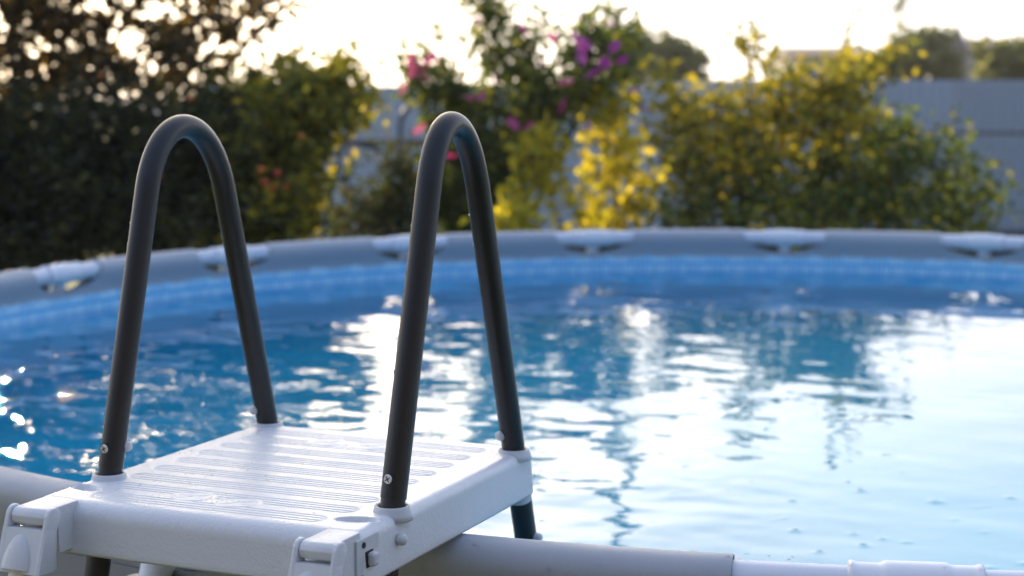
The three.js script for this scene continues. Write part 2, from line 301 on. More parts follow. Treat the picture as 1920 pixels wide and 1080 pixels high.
  const skirt = gridGeometry(loop.length - 1, lev.length + 3, (u, v, i, j) => {
    const p = loop[i].clone(), out = p.clone().sub(cen).setY(0); const nx = Math.abs(p.x - cen.x) / ((A1 - A0) / 2), nz = Math.abs(p.z - cen.z) / ((B1 - B0) / 2);
    const o = V(nx > 0.985 ? Math.sign(out.x) : 0, 0, nz > 0.985 ? Math.sign(out.z) : 0).normalize();
    const y0 = p.y - PT;
    if (j < lev.length) { const t = lev[j] / -HC, y = j === 0 ? y0 : lerp(y0, -0.0735, (-lev[j]) / 0.0735); const bulge = 0.004 * t + (j === lev.length - 1 ? -0.001 : 0); p.addScaledVector(o, bulge); p.y = PT + y; }
    else { const k = j - lev.length; p.addScaledVector(o, [0.0015, -0.002, -0.003, -0.003][k]); p.y = PT + [-HC, -HC, -0.066, -0.03][k]; }
    return p.toArray();
  }, (u, v, i, j) => [i * 0.0022, j * 0.01]);
  const under = box(A1 - A0 - 0.012, 0.004, B1 - B0 - 0.012, cen.x, PT - 0.034, cen.z, 0.001);
  part('platform', [topG, under], M.platform, ladder); part('apron', skirt, M.plastic, ladder);

  { // beads of water left on the moulded top
    const bead = new THREE.SphereGeometry(1, 10, 6, 0, 2 * Math.PI, 0, Math.PI * 0.55), n = 420, im = new THREE.InstancedMesh(bead, phys({ color: 0xffffff, roughness: 0.03, transmission: 1, thickness: 0.003, ior: 1.33 }), n), m = new THREE.Matrix4(), q = new THREE.Quaternion();
    for (let k = 0; k < n; k++) { const left = rnd() < 0.65, a = left ? A0 + 0.012 + 0.16 * rnd() * rnd() : rr(A0 + 0.02, A1 - 0.02), b = rr(B0 + 0.02, B1 - 0.02), z = 0.0007 + 0.0021 * Math.pow(rnd(), 3); m.compose(L(a, surface(a, b), b), q, V(z, z * 0.5, z * rr(0.8, 1.4))); im.setMatrixAt(k, m); }
    im.name = 'water_drops'; im.userData.kind = 'stuff'; ladder.add(im);
  }
  // ---- hinge corners at the front: lug with rolled end, clip-on leg cap
  for (const [a0, a1, sd] of [[-0.482, -0.424, -1], [-0.016, 0.0335, 1]]) {
    const w = a1 - a0, mid = (a0 + a1) / 2;
    // lug: profile in (b, h), extruded across a
    const s = new THREE.Shape(); s.moveTo(-0.136, -0.0012); s.lineTo(-0.198, -0.0012); s.absarc(-0.198, -0.0122, 0.011, Math.PI / 2, Math.PI * 1.25, false); s.lineTo(-0.180, -0.0235); s.lineTo(-0.178, -0.066); s.lineTo(-0.136, -0.066); s.closePath();
    const lg = new THREE.ExtrudeGeometry(s, { depth: w - 0.004, bevelEnabled: true, bevelThickness: 0.002, bevelSize: 0.0015, bevelSegments: 2, curveSegments: 14 });
    const remap = (g, a) => { const P = g.attributes.position; for (let k = 0; k < P.count; k++) { const b = P.getX(k), h = P.getY(k), c = P.getZ(k); P.setXYZ(k, a + c, PT + h, -b + 0.018); } g.computeVertexNormals(); return toCreasedNormals(g, 0.5); };
    part('hinge_lug', remap(lg, a0 + 0.002), M.plastic, ladder);
    // leg cap: two cheeks with round heads, sloping front plate, raised socket bulge
    const cheek = (a, t) => { const c = new THREE.Shape(); c.moveTo(-0.196, -0.03); c.lineTo(-0.188, -0.014); c.absarc(-0.198, -0.0125, 0.0125, 0.2, Math.PI * 0.93, false); c.lineTo(-0.234, -0.081); c.lineTo(-0.200, -0.083); c.closePath(); return remap(new THREE.ExtrudeGeometry(c, { depth: t - 0.006, bevelEnabled: true, bevelThickness: 0.003, bevelSize: 0.003, bevelSegments: 3, curveSegments: 12 }), a + 0.003); };
    const cap = [cheek(a0 - 0.0085, 0.008), cheek(a1 + 0.0005, 0.008)];
    const plate = new THREE.Shape(); plate.moveTo(-0.2165, -0.0275); plate.lineTo(-0.2352, -0.083); plate.lineTo(-0.205, -0.0845); plate.lineTo(-0.200, -0.0285); plate.closePath();
    cap.push(remap(new THREE.ExtrudeGeometry(plate, { depth: w + 0.016, bevelEnabled: true, bevelThickness: 0.001, bevelSize: 0.0018, bevelSegments: 2 }), a0 - 0.008));
    const c = part('leg_cap', cap, M.plastic, ladder);
    const bulge = merge([new THREE.SphereGeometry(1, 28, 14, 0, 2 * Math.PI, 0, Math.PI / 2), new THREE.CircleGeometry(1, 28).rotateX(Math.PI / 2)]); bulge.scale(0.0245, 0.051, 0.016); bulge.rotateX(-0.335); bulge.translate(mid - 0.004, PT - 0.0812, 0.2505);
    part('socket_bulge', bulge, M.plastic, c);
    const leg = part('leg', [bar(L(mid - 0.004, -0.075, -0.234), L(mid - 0.004, -PT + 0.01, -0.636), 0.0185, 20)], M.cream, ladder);
    part('foot', box(0.06, 0.03, 0.06, mid - 0.004, 0.015, 0.636, 0.008), M.plastic, leg);
  }
  // ---- side plate fittings by the right hinge: recessed seam, latch, pin holes, knob, tab
  part('side_plate', [box(0.004, 0.058, 0.062, A1 - 0.001, PT - 0.038, 0.137, 0.0012)], M.plastic, ladder);
  part('latch', [box(0.012, 0.020, 0.017, A1 + 0.0065, PT - 0.040, 0.133, 0.005, 3)], M.plastic, ladder);
  part('latch_slot', [box(0.004, 0.023, 0.021, A1 + 0.0005, PT - 0.040, 0.135, 0.001)], M.dark, ladder);
  for (const [h, b] of [[-0.018, -0.150], [-0.062, -0.155]]) { const g = new THREE.CylinderGeometry(0.0042, 0.0042, 0.003, 16); g.rotateZ(Math.PI / 2); g.translate(A1 + 0.001, PT + h, -b); part('pin_hole', g, M.dark, ladder); }
  const knob = (p, dir, r, len) => { const pts = [V(0, 0, 0)]; const g = new THREE.LatheGeometry([[0, 0], [r * 0.92, 0], [r, len * 0.2], [r, len * 0.55], [r * 0.86, len * 0.82], [r * 0.5, len * 0.97], [0, len]].map(([x, y]) => new THREE.Vector2(x, y)), 22); g.applyQuaternion(new THREE.Quaternion().setFromUnitVectors(V(0, 1, 0), dir.clone().normalize())); g.translate(p.x, p.y, p.z); return g; };
  part('knob', knob(L(A1 + 0.001, -0.034, -0.050), V(1, 0, 0), 0.0085, 0.013), M.plastic, ladder);
  part('tab', box(0.016, 0.016, 0.024, A1 - 0.013, PT - 0.076, 0.085, 0.003), M.plastic, ladder);
  part('corner_cup', [bar(L(0.018, -0.058, 0.416), L(0.018, -0.086, 0.424), 0.0215, 22, 0.019)], M.plastic, ladder);

  // ---- handrails: one bent tube each, socketed in a raised collar, bolted through
  const rails = [{ a: -0.469, n: -0.020, f: 0.436, t1: [0.43, 0.094], t2: [0.42, 0.311], k: 0.142 }, { a: 0.018, n: -0.031, f: 0.400, t1: [0.45, 0.092], t2: [0.432, 0.262], k: 0.129 }];
  for (const r of rails) {
    const near = V(r.a, 0, 0), d1 = new THREE.Vector2(r.t1[0], r.t1[1] - r.n).normalize(), d2 = new THREE.Vector2(r.t2[0], r.t2[1] - r.f).normalize();
    const pt = (h, b) => L(r.a, h, b), at1 = (h) => pt(h, r.n + (r.t1[1] - r.n) * h / r.t1[0]), at2 = (h) => pt(h, r.f + (r.t2[1] - r.f) * h / r.t2[0]);
    const path = new THREE.CurvePath();
    path.add(new THREE.LineCurve3(at1(0.016), at1(r.t1[0])));
    const p1 = at1(r.t1[0]), p2 = at2(r.t2[0]);
    path.add(new THREE.CubicBezierCurve3(p1, pt(r.t1[0] + d1.x * r.k, r.t1[1] + d1.y * r.k), pt(r.t2[0] + d2.x * r.k, r.t2[1] + d2.y * r.k), p2));
    path.add(new THREE.LineCurve3(p2, at2(0.010)));
    const pts = []; for (let k = 0; k < 10; k++) pts.push(at1(lerp(0.016, r.t1[0], k / 10))); for (let k = 0; k <= 40; k++) pts.push(path.curves[1].getPoint(k / 40)); for (let k = 1; k <= 10; k++) pts.push(at2(lerp(r.t2[0], 0.010, k / 10)));
    const rail = part('handrail', tube(pts, 0.0187, 220, 36), M.rail, ladder);
    part('tube_end', bar(at1(-0.005), at1(0.024), 0.0175, 28), M.rail, rail); part('tube_end', bar(at2(-0.005), at2(0.02), 0.0178, 28), M.rail, rail);
    // collars
    const col = (p, tall) => { const g = new THREE.LatheGeometry([[0.0215, -0.012], [0.030, -0.012], [0.0275, -0.002], [0.0255, tall - 0.004], [0.0248, tall], [0.0225, tall + 0.0005], [0.019, tall - 0.002], [0.018, -0.01]].map(([x, y]) => new THREE.Vector2(x, y)), 36); g.translate(p.x, p.y, p.z); return g; };
    part('collar', col(at1(0), 0.008), M.plastic, ladder); part('collar', col(at2(0), 0.005), M.plastic, ladder);
    // bolts: slotted metal heads on the near side, white caps on the far side
    const bd = V(-0.12, 0, 1).normalize();
    for (const [f, h] of [[at1, 0.046], [at2, 0.030]]) {
      const p = f(h), front = f === at1;
      if (front) {
        const q = p.clone().addScaledVector(bd, 0.0185), ax = bd, hd = [bar(q, q.clone().addScaledVector(ax, 0.0026), 0.0076, 22, 0.0062)];
        const head = part('screw', hd, M.chrome, rail), t = q.clone().addScaledVector(ax, 0.0019);
        const s1 = new THREE.BoxGeometry(0.0092, 0.0017, 0.0016), s2 = new THREE.BoxGeometry(0.0017, 0.0092, 0.0016);
        for (const s of [s1, s2]) { s.rotateZ(0.5); s.applyQuaternion(new THREE.Quaternion().setFromUnitVectors(V(0, 0, 1), ax)); s.translate(t.x, t.y, t.z); }
        part('screw_slot', [s1, s2], M.dark, head);
        const washer = new THREE.TorusGeometry(0.0078, 0.0012, 8, 24); washer.applyQuaternion(new THREE.Quaternion().setFromUnitVectors(V(0, 0, 1), ax)); washer.translate(q.x, q.y, q.z); part('washer', washer, M.dark, rail);
        if (r.a < -0.2) part('bolt_cap', knob(p.clone().addScaledVector(V(0.86, 0, -0.5).normalize(), 0.0168), V(0.86, 0, -0.5), 0.0078, 0.011), M.plastic, rail);
      } else {
        const ax = V(-0.75, 0, 1).normalize();
        part('bolt_cap', knob(p.clone().addScaledVector(ax, 0.0172), ax, 0.0078, 0.011), M.plastic, rail);
      }
    }
    { // beads of water on the side of the tube that faces the sunset
      const n = 130, im = new THREE.InstancedMesh(new THREE.SphereGeometry(1, 8, 6), phys({ color: 0xffffff, roughness: 0.03, transmission: 1, thickness: 0.002, ior: 1.33 }), n), m = new THREE.Matrix4();
      for (let k = 0; k < n; k++) { const far = rnd() < 0.3, p = (far ? at2 : at1)(rr(0.06, 0.42)), t = Math.PI + 0.35 + rr(-0.9, 0.75), z = 0.0005 + 0.0011 * Math.pow(rnd(), 2); p.x += 0.0187 * Math.cos(t); p.z -= 0.0187 * Math.sin(t); m.makeScale(z, z * rr(1, 1.8), z); m.setPosition(p); im.setMatrixAt(k, m); }
      im.name = 'water_drops'; im.userData.kind = 'stuff'; rail.add(im);
    }
    // lower tubes run on below the platform, outside and inside the pool
    part('lower_tube', [bar(at1(-0.03), at1(-1.24), 0.0187, 24)], M.rail, ladder);
    const inner = part('lower_tube', [bar(at2(-0.03), at2(-1.24), 0.0187, 24)], M.rail, ladder);
    const q = at2(-0.152); part('bolt_cap', knob(q.clone().add(V(0.015, 0, 0)), V(1, 0, 0.2), 0.0075, 0.016), M.plastic, inner);
  }
  // treads between the inner tubes and between the outer legs
  for (const h of [-0.42, -0.68, -0.94]) {
    part('step', box(0.45, 0.03, 0.09, -0.225, PT + h, -(0.418 - 0.30 * h) , 0.008), M.plastic, ladder);
    part('step', box(0.42, 0.03, 0.09, -0.225, PT + h, 0.234 - 0.402 * (h + 0.085) / (PT - 0.095), 0.008), M.plastic, ladder);
  }
}
// ------------------------------------------------------------------ plants
const leafGeometry = (w, fold = 0.25, curl = 0.2) => {         // unit-long leaf from the origin along +y, folded along its midrib
  const rows = [[0, 0.02], [0.18, 0.34], [0.42, 0.5], [0.72, 0.34], [1, 0.0]], p = [], n = rows.length;
  for (const [y, h] of rows) { const z = -curl * y * y; p.push(-h * w, y, z + fold * h * w, 0, y, z, h * w, y, z + fold * h * w); }
  const idx = []; for (let k = 0; k < n - 1; k++) for (const s of [0, 1]) { const a = k * 3 + s, b = a + 1, c = a + 3, d = a + 4; idx.push(a, b, d, a, d, c); }
  const g = new THREE.BufferGeometry(); g.setAttribute('position', new THREE.Float32BufferAttribute(p, 3)); g.setAttribute('uv', new THREE.Float32BufferAttribute(new Float32Array(n * 6), 2)); g.setIndex(idx); g.computeVertexNormals(); return g;
};
const LEAF = leafGeometry(0.55), LEAF_SMALL = leafGeometry(0.62, 0.3, 0.1);
const leafMat = phys({ color: 0xffffff, roughness: 1, transmission: 0.55, thickness: 0, side: THREE.DoubleSide, specularIntensity: 0.35 });
const leafSolo = (r, g, b) => phys({ color: rgb(r, g, b), roughness: 1, transmission: 0.6, thickness: 0, side: THREE.DoubleSide, specularIntensity: 0.35 });
const bark = std({ color: rgb(0.06, 0.045, 0.03), roughness: 0.95, bumpMap: rep(smudge, 3, 12), bumpScale: 0.004 });
const stemMat = std({ color: rgb(0.06, 0.07, 0.03), roughness: 0.9 });
const petalMat = (r, g, b) => phys({ color: rgb(r, g, b), roughness: 1, transmission: 0.5, thickness: 0, side: THREE.DoubleSide, specularIntensity: 0.3 });
const Q = new THREE.Quaternion(), MM = new THREE.Matrix4(), COL = new THREE.Color();
// blobs: [u, v, depth, half width px, half height px, half depth m, leaves]. Clumps of leaves on twigs inside each blob; twigs joined to the stem.
function plant(name, label, category, o) {
  const baseP = at(o.foot[0], 500, o.foot[1]); baseP.y = 0;
  const root = thing(name, label, category, baseP, 0, o.group);
  const stems = [], leaves = [], rel = (p) => p.clone().sub(baseP), clumps = [];
  const stemTop = (p) => { const q = V(lerp(0, p.x, 0.35), p.y * 0.55, lerp(0, p.z, 0.35)); return q; };
  for (const [u, v, d, ru, rv, rd, n] of o.blobs) {
    const c = rel(at(u, v, d)), rx = ru / F * d, ry = rv / F * d, per = o.per || 26, k = Math.max(2, Math.round(n * (o.fill || 1) / per));
    const hub = c.clone().add(V(rr(-0.2, 0.2) * rx, rr(-0.4, 0) * ry, rr(-0.2, 0.2) * rd));
    const s0 = V(rr(-0.06, 0.06), Math.min(0.25, o.fork || 0.02), rr(-0.06, 0.06));
    stems.push(tube([s0, stemTop(hub).add(V(rr(-0.1, 0.1), 0, rr(-0.1, 0.1))), hub], (o.stem || 0.012), 10, 5, (o.stem || 0.012) * 0.5));
    for (let q = 0; q < k; q++) {
      let x, y, z, m; do { x = rr(-1, 1); y = rr(-1, 1); z = rr(-1, 1); m = x * x + y * y + z * z; } while (m > 1);
      const e = V(c.x + x * rx, Math.max(0.04, c.y + y * ry), c.z + z * rd);
      if (q % (o.twigEvery || 2) === 0) stems.push(tube([hub, hub.clone().lerp(e, 0.5).add(V(rr(-0.05, 0.05), rr(0, 0.08), rr(-0.05, 0.05))), e], (o.stem || 0.012) * 0.4, 4, 4, (o.stem || 0.012) * 0.15));
      clumps.push([e, per, c, m]);
    }
  }
  const spread = o.spread || 0.13, size = o.size || 0.065;
  for (const [e, n, c] of clumps) {
    const dir = e.clone().sub(c).add(V(rr(-0.3, 0.3), rr(-0.2, 0.5), rr(-0.3, 0.3))).normalize(), tone = rnd();
    for (let k = 0; k < n; k++) {
      const t = rr(-1, 1), p = e.clone().addScaledVector(dir, t * spread).add(V(gauss(), gauss() * 0.9, gauss()).multiplyScalar(spread * 0.42));
      if (p.y < 0.02) continue;
      if (o.holes) { const w = p.clone().add(baseP).sub(V(0, EYE, 0)), u = 960 - F * w.x / w.z, v = 180 + F * w.y / w.z; if (o.holes.some(([hu, hv, r]) => (u - hu) ** 2 + (v - hv) ** 2 < r * r) && rnd() < 0.93) continue; }
      const out = V(gauss(), gauss() * 0.8 - (o.droop || 0.1), gauss()).normalize();
      leaves.push([p, out, size * rr(0.65, 1.3), tone]);
    }
  }
  const wood = part(o.trunk ? 'branches' : 'stems', stems, o.trunk ? bark : stemMat, root);
  if (o.trunk) part('trunk', tube([V(0, -0.05, 0), V(rr(-0.05, 0.05), o.trunk[1] * 0.5, rr(-0.05, 0.05)), V(0, o.trunk[1], 0)], o.trunk[0], 14, 12, o.trunk[0] * 0.6), bark, root);
  // the leaves nearest the eye and large enough to pick out stand singly, all others together as foliage
  const solo = o.solo || 0, matrix = (l) => MM.compose(l[0], Q.setFromUnitVectors(V(0, 1, 0), l[1]).multiply(new THREE.Quaternion().setFromAxisAngle(V(0, 1, 0), l[4] ?? (l[4] = rr(0, 6.28)))), V(l[2], l[2], l[2]));
  const order = solo ? leaves.map((l, i) => [l[0].z + 0.4 * l[2] / size + rr(0, 0.3), i]).sort((a, b) => b[0] - a[0]).slice(0, solo).map((q) => q[1]) : [], single = new Set(order);
  const mats = (o.soloColors || []).map((c) => leafSolo(...c));
  for (const i of order) { const m = new THREE.Mesh(o.leaf || LEAF, mats[Math.floor(rnd() * mats.length)]); m.name = 'leaf'; m.castShadow = m.receiveShadow = true; m.applyMatrix4(matrix(leaves[i])); root.add(m); }
  const rest = leaves.filter((l, i) => !single.has(i)), im = new THREE.InstancedMesh(o.leaf || LEAF, leafMat, rest.length);
  rest.forEach((l, i) => {
    im.setMatrixAt(i, matrix(l));
    const c = o.colors[Math.floor(Math.pow(rnd(), o.bias || 1) * o.colors.length * 0.9999)], j = rr(0.75, 1.25);
    im.setColorAt(i, COL.setRGB(c[0] * j, c[1] * j, c[2] * j * rr(0.8, 1.2)));
  });
  im.name = 'foliage'; im.userData.kind = 'stuff'; im.castShadow = im.receiveShadow = true; root.add(im);
  // flowers and fruit sit on the plant as parts of it
  for (const f of o.flowers || []) {
    const p = rel(at(f[0], f[1], f[2])), m = new THREE.Mesh(f[3], f[4]); m.name = f[5]; m.position.copy(p); m.scale.setScalar(f[6]); m.rotation.set(rr(-0.5, 0.9), rr(-0.9, 0.9), rr(0, 6)); m.castShadow = true; root.add(m);
  }
  return root;
}
const G = { dark: [[0.035, 0.05, 0.016], [0.045, 0.062, 0.02], [0.06, 0.075, 0.022], [0.075, 0.085, 0.025], [0.09, 0.07, 0.022]],
  brown: [[0.075, 0.052, 0.014], [0.10, 0.068, 0.016], [0.13, 0.085, 0.018], [0.17, 0.11, 0.02], [0.21, 0.135, 0.022]],
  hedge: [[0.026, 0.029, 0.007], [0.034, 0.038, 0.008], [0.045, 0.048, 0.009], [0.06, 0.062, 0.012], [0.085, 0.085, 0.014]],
  mid: [[0.055, 0.085, 0.018], [0.08, 0.12, 0.02], [0.13, 0.165, 0.022], [0.24, 0.24, 0.022]],
  yellow: [[0.26, 0.24, 0.015], [0.34, 0.31, 0.018], [0.44, 0.38, 0.02], [0.52, 0.44, 0.024], [0.60, 0.49, 0.028]],
  olive: [[0.12, 0.14, 0.018], [0.17, 0.17, 0.02], [0.25, 0.23, 0.02], [0.36, 0.30, 0.02], [0.48, 0.39, 0.022]] };
const blossom = (() => {                                   // open funnel of five notched petals round a pale column
  const list = [];
  for (let k = 0; k < 5; k++) {
    const g = gridGeometry(6, 5, (u, v) => { const w = Math.sin(Math.PI * Math.min(1, 0.12 + v * 0.78)) * 0.42 * (v < 0.02 ? 0.3 : 1), x = (u - 0.5) * 2 * w, r = 0.08 + v * 0.92; return [x, 0.45 * Math.pow(v, 0.6) - 0.18 * v * v + 0.06 * Math.cos(u * 9), r * (1 - 0.10 * Math.abs(u - 0.5))]; });
    g.rotateY(k / 5 * 2 * Math.PI); list.push(g);
  }
  const c = new THREE.CylinderGeometry(0.04, 0.06, 0.6, 8); c.translate(0, 0.3, 0); list.push(c);
  return merge(list);
})();
const pinks = [petalMat(0.62, 0.06, 0.30), petalMat(0.70, 0.14, 0.36), petalMat(0.45, 0.06, 0.42), petalMat(0.52, 0.12, 0.50)];
const berry = new THREE.SphereGeometry(1, 12, 9), redMat = std({ color: rgb(0.42, 0.05, 0.015), roughness: 0.4 }), orangeMat = std({ color: rgb(0.50, 0.14, 0.015), roughness: 0.4 });

// the tall tree at the left, its crown reaching far above the frame
plant('leafy_tree', 'tall dark leafy tree at the left edge with evening sky glinting through its crown', 'tree', {
  holes: [[245, 82, 30], [275, 98, 20], [300, 30, 20], [-5, 30, 24], [28, -25, 24], [20, 145, 18], [98, 128, 17], [82, 98, 14], [180, 15, 24], [10, 70, 20], [60, 45, 13], [395, 85, 22], [330, 12, 17], [350, 40, 13], [405, 95, 16], [300, 130, 14], [15, 115, 16], [120, 80, 11], [200, 125, 13], [462, 55, 18], [488, 98, 26], [450, 30, 16], [280, 70, 12], [375, 55, 13], [260, -90, 22], [350, -150, 24]], fill: 0.66, foot: [60, 11.6], trunk: [0.11, 1.5], stem: 0.03, fork: 1.3, per: 30, spread: 0.19, size: 0.082, twigEvery: 2, colors: G.brown, bias: 1.3,
  blobs: [[-280, -60, 11.5, 260, 260, 1.1, 4200], [-60, 60, 11.4, 220, 150, 0.9, 3000], [-120, -260, 11.6, 260, 240, 1.1, 4200], [100, -170, 11.2, 170, 110, 0.8, 2400], [170, 40, 11.4, 190, 130, 0.8, 2500], [150, -150, 11.5, 220, 160, 1.0, 3300], [380, -60, 11.3, 150, 90, 0.7, 1500], [440, 40, 11.2, 85, 60, 0.6, 480], [330, 80, 11.2, 120, 70, 0.7, 1000], [330, -260, 11.6, 230, 190, 1.0, 2700], [90, -420, 11.7, 240, 180, 1.0, 2600], [-230, -560, 11.8, 260, 200, 1.1, 2700], [520, -150, 11.4, 110, 120, 0.6, 700], [-520, -250, 11.8, 260, 260, 1.1, 2700], [-420, -600, 12, 240, 200, 1.0, 1800], [560, -20, 11.3, 70, 40, 0.4, 130], [240, 130, 11.0, 190, 50, 0.5, 700], [20, 140, 11.0, 200, 60, 0.5, 800]] });
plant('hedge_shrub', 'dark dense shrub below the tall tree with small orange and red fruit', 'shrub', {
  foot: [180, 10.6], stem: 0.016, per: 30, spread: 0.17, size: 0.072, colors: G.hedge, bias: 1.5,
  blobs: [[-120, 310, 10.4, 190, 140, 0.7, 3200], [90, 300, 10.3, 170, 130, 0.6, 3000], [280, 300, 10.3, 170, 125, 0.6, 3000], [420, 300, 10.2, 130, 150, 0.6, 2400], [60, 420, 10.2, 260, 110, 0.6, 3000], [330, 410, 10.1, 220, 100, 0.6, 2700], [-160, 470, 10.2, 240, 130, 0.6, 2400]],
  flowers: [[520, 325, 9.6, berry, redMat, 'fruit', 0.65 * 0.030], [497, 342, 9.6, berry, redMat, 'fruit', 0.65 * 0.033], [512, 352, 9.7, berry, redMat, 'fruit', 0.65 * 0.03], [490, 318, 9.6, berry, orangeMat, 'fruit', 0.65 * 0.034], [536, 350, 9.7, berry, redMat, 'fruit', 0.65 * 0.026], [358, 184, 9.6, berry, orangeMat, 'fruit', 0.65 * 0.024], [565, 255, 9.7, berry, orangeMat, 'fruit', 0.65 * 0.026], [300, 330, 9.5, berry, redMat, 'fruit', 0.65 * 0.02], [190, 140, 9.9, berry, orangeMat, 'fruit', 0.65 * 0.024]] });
plant('bushy_shrub', 'rounded olive green shrub whose sunlit top stands right of the tall tree', 'shrub', {
  foot: [560, 10.4], stem: 0.014, per: 22, spread: 0.14, size: 0.066, colors: G.olive, bias: 1.35,
  blobs: [[540, 200, 10.3, 120, 80, 0.5, 1900], [490, 260, 10.3, 100, 90, 0.5, 1500], [600, 170, 10.2, 75, 60, 0.4, 700], [640, 135, 10.2, 40, 45, 0.3, 210], [580, 260, 10.2, 55, 60, 0.4, 480], [510, 360, 10.2, 90, 85, 0.5, 1500], [480, 420, 10.1, 110, 60, 0.5, 1000], [660, 170, 10.2, 25, 50, 0.25, 120]] });
plant('low_shrub', 'small dark low shrub at the fence foot left of the pink flowering bush', 'shrub', {
  foot: [740, 11.5], stem: 0.01, per: 20, spread: 0.12, size: 0.06, colors: G.dark, blobs: [[745, 340, 11.5, 40, 60, 0.3, 620], [735, 410, 11.4, 70, 50, 0.35, 800], [655, 410, 11.2, 50, 45, 0.35, 300], [640, 330, 11.2, 22, 40, 0.25, 50]] });
plant('flowering_bush', 'tall bush with pink and purple open blossoms in front of the fence', 'flowering bush', {
  fill: 1.0, foot: [930, 12], stem: 0.014, per: 20, spread: 0.13, size: 0.068, colors: G.mid, bias: 1.3,
  blobs: [[900, 380, 11.8, 90, 70, 0.45, 1500], [930, 300, 11.9, 90, 70, 0.45, 1400], [850, 280, 11.9, 40, 80, 0.35, 480], [985, 270, 11.9, 40, 80, 0.35, 500], [1010, 180, 12, 75, 75, 0.4, 1100], [900, 190, 11.9, 60, 60, 0.4, 420], [820, 170, 11.9, 50, 50, 0.35, 520], [930, 60, 11.9, 45, 90, 0.3, 500], [900, -40, 11.9, 40, 60, 0.3, 300], [1090, 130, 12, 55, 70, 0.35, 680], [1160, 120, 12, 35, 70, 0.3, 330], [1120, 190, 12.2, 40, 30, 0.25, 120], [810, 40, 11.9, 20, 40, 0.2, 60], [1000, 70, 12, 18, 60, 0.2, 130], [970, -70, 11.9, 25, 80, 0.2, 160], [1165, 20, 12, 10, 70, 0.12, 60], [1110, 60, 12, 20, 60, 0.2, 130], [785, 140, 11.9, 45, 45, 0.3, 240], [850, 370, 11.8, 60, 70, 0.4, 700], [780, 320, 11.9, 20, 40, 0.2, 60]],
  flowers: [[752, 165, 0.055], [792, 138, 0.060], [803, 108, 0.06], [766, 112, 0.055], [818, 104, 0.055], [775, 22, 0.04], [848, 4, 0.035], [782, 240, 0.06], [840, 296, 0.055], [880, 187, 0.045], [977, 56, 0.05], [1040, 68, 0.05], [1074, 70, 0.06], [1085, 104, 0.085], [1110, 132, 0.075], [1060, 150, 0.06], [1058, 201, 0.065], [960, 235, 0.062], [990, 233, 0.05], [1148, 46, 0.045], [1188, 165, 0.06], [1207, 200, 0.055], [1137, 118, 0.05], [1100, 78, 0.065], [1150, 85, 0.055], [905, 180, 0.04], [1100, 240, 0.045], [800, 150, 0.045], [860, 75, 0.035], [770, 135, 0.05], [930, 150, 0.045], [895, 40, 0.04], [1020, 120, 0.045], [785, 125, 0.05], [1165, 110, 0.05]].map(([u, v, s], k) => [u, v, 11.3, blossom, pinks[u > 1070 ? 2 + k % 2 : k % 2], 'flower', s * 0.95]) });
plant('tall_shoot', 'single tall thin leafy shoot rising beside the flowering bush', 'plant', {
  foot: [1150, 12.3], stem: 0.009, per: 8, spread: 0.05, size: 0.06, colors: G.mid, blobs: [[1150, -120, 12.3, 8, 90, 0.05, 110], [1155, -330, 12.3, 7, 110, 0.05, 110], [1150, -520, 12.3, 6, 90, 0.05, 60]] });
plant('golden_shrub', 'low spreading shrub with glowing yellow leaves between flowering bush and sapling', 'shrub', {
  fill: 0.72, foot: [1120, 12.0], stem: 0.009, per: 11, spread: 0.12, size: 0.088, droop: 0.5, solo: 230, soloColors: [[0.34, 0.31, 0.018], [0.44, 0.38, 0.02], [0.52, 0.44, 0.024], [0.60, 0.49, 0.028]], colors: G.yellow, bias: 0.9,
  blobs: [[1022, 265, 11.2, 32, 45, 0.25, 130], [1003, 310, 11.2, 24, 40, 0.2, 70], [1030, 350, 11.2, 35, 30, 0.25, 90], [1140, 230, 12.1, 60, 55, 0.3, 190], [1110, 320, 12.0, 70, 35, 0.3, 150], [1150, 270, 12.1, 60, 50, 0.3, 160], [1090, 375, 11.4, 35, 30, 0.2, 60], [1120, 410, 12.0, 60, 30, 0.3, 130], [1210, 340, 12.1, 40, 70, 0.3, 170], [1150, 190, 12.1, 35, 35, 0.2, 60], [1160, 400, 12.0, 60, 40, 0.3, 140]] });
plant('bright_clump', 'small bright yellow green leafy clump just behind the pool rim beside the right handrail', 'plant', {
  foot: [965, 10.2], stem: 0.008, per: 14, spread: 0.09, size: 0.07, solo: 40, soloColors: [[0.40, 0.38, 0.02], [0.56, 0.50, 0.028]], colors: G.yellow, bias: 1.2, blobs: [[955, 370, 10.2, 32, 28, 0.15, 70], [965, 415, 10.1, 45, 30, 0.2, 240]] });
plant('young_tree', 'loose yellow green young tree lit from behind right of the golden shrub', 'tree', {
  foot: [1500, 11.2], trunk: [0.04, 0.7], stem: 0.013, fork: 0.65, per: 12, spread: 0.13, size: 0.072, solo: 120, soloColors: [[0.25, 0.23, 0.02], [0.36, 0.30, 0.02], [0.48, 0.39, 0.022]], colors: G.olive, bias: 0.9,
  blobs: [[1340, 225, 11.2, 75, 65, 0.4, 380], [1450, 210, 11.1, 95, 65, 0.45, 520], [1560, 165, 11.1, 80, 55, 0.4, 400], [1620, 130, 11.1, 50, 22, 0.3, 90], [1550, 220, 11.1, 90, 70, 0.4, 500], [1400, 280, 11.1, 80, 60, 0.4, 380], [1330, 330, 11.0, 50, 60, 0.3, 220], [1400, 130, 11.2, 60, 30, 0.3, 60], [1390, 50, 11.2, 25, 25, 0.2, 36], [1590, 30, 11.2, 12, 50, 0.12, 30], [1415, 90, 11.2, 30, 20, 0.2, 40], [1690, 105, 11.0, 40, 18, 0.2, 36], [1260, 180, 11.3, 55, 50, 0.3, 230], [1280, 260, 11.2, 45, 55, 0.3, 210], [1290, 340, 11.0, 40, 50, 0.3, 190]] });
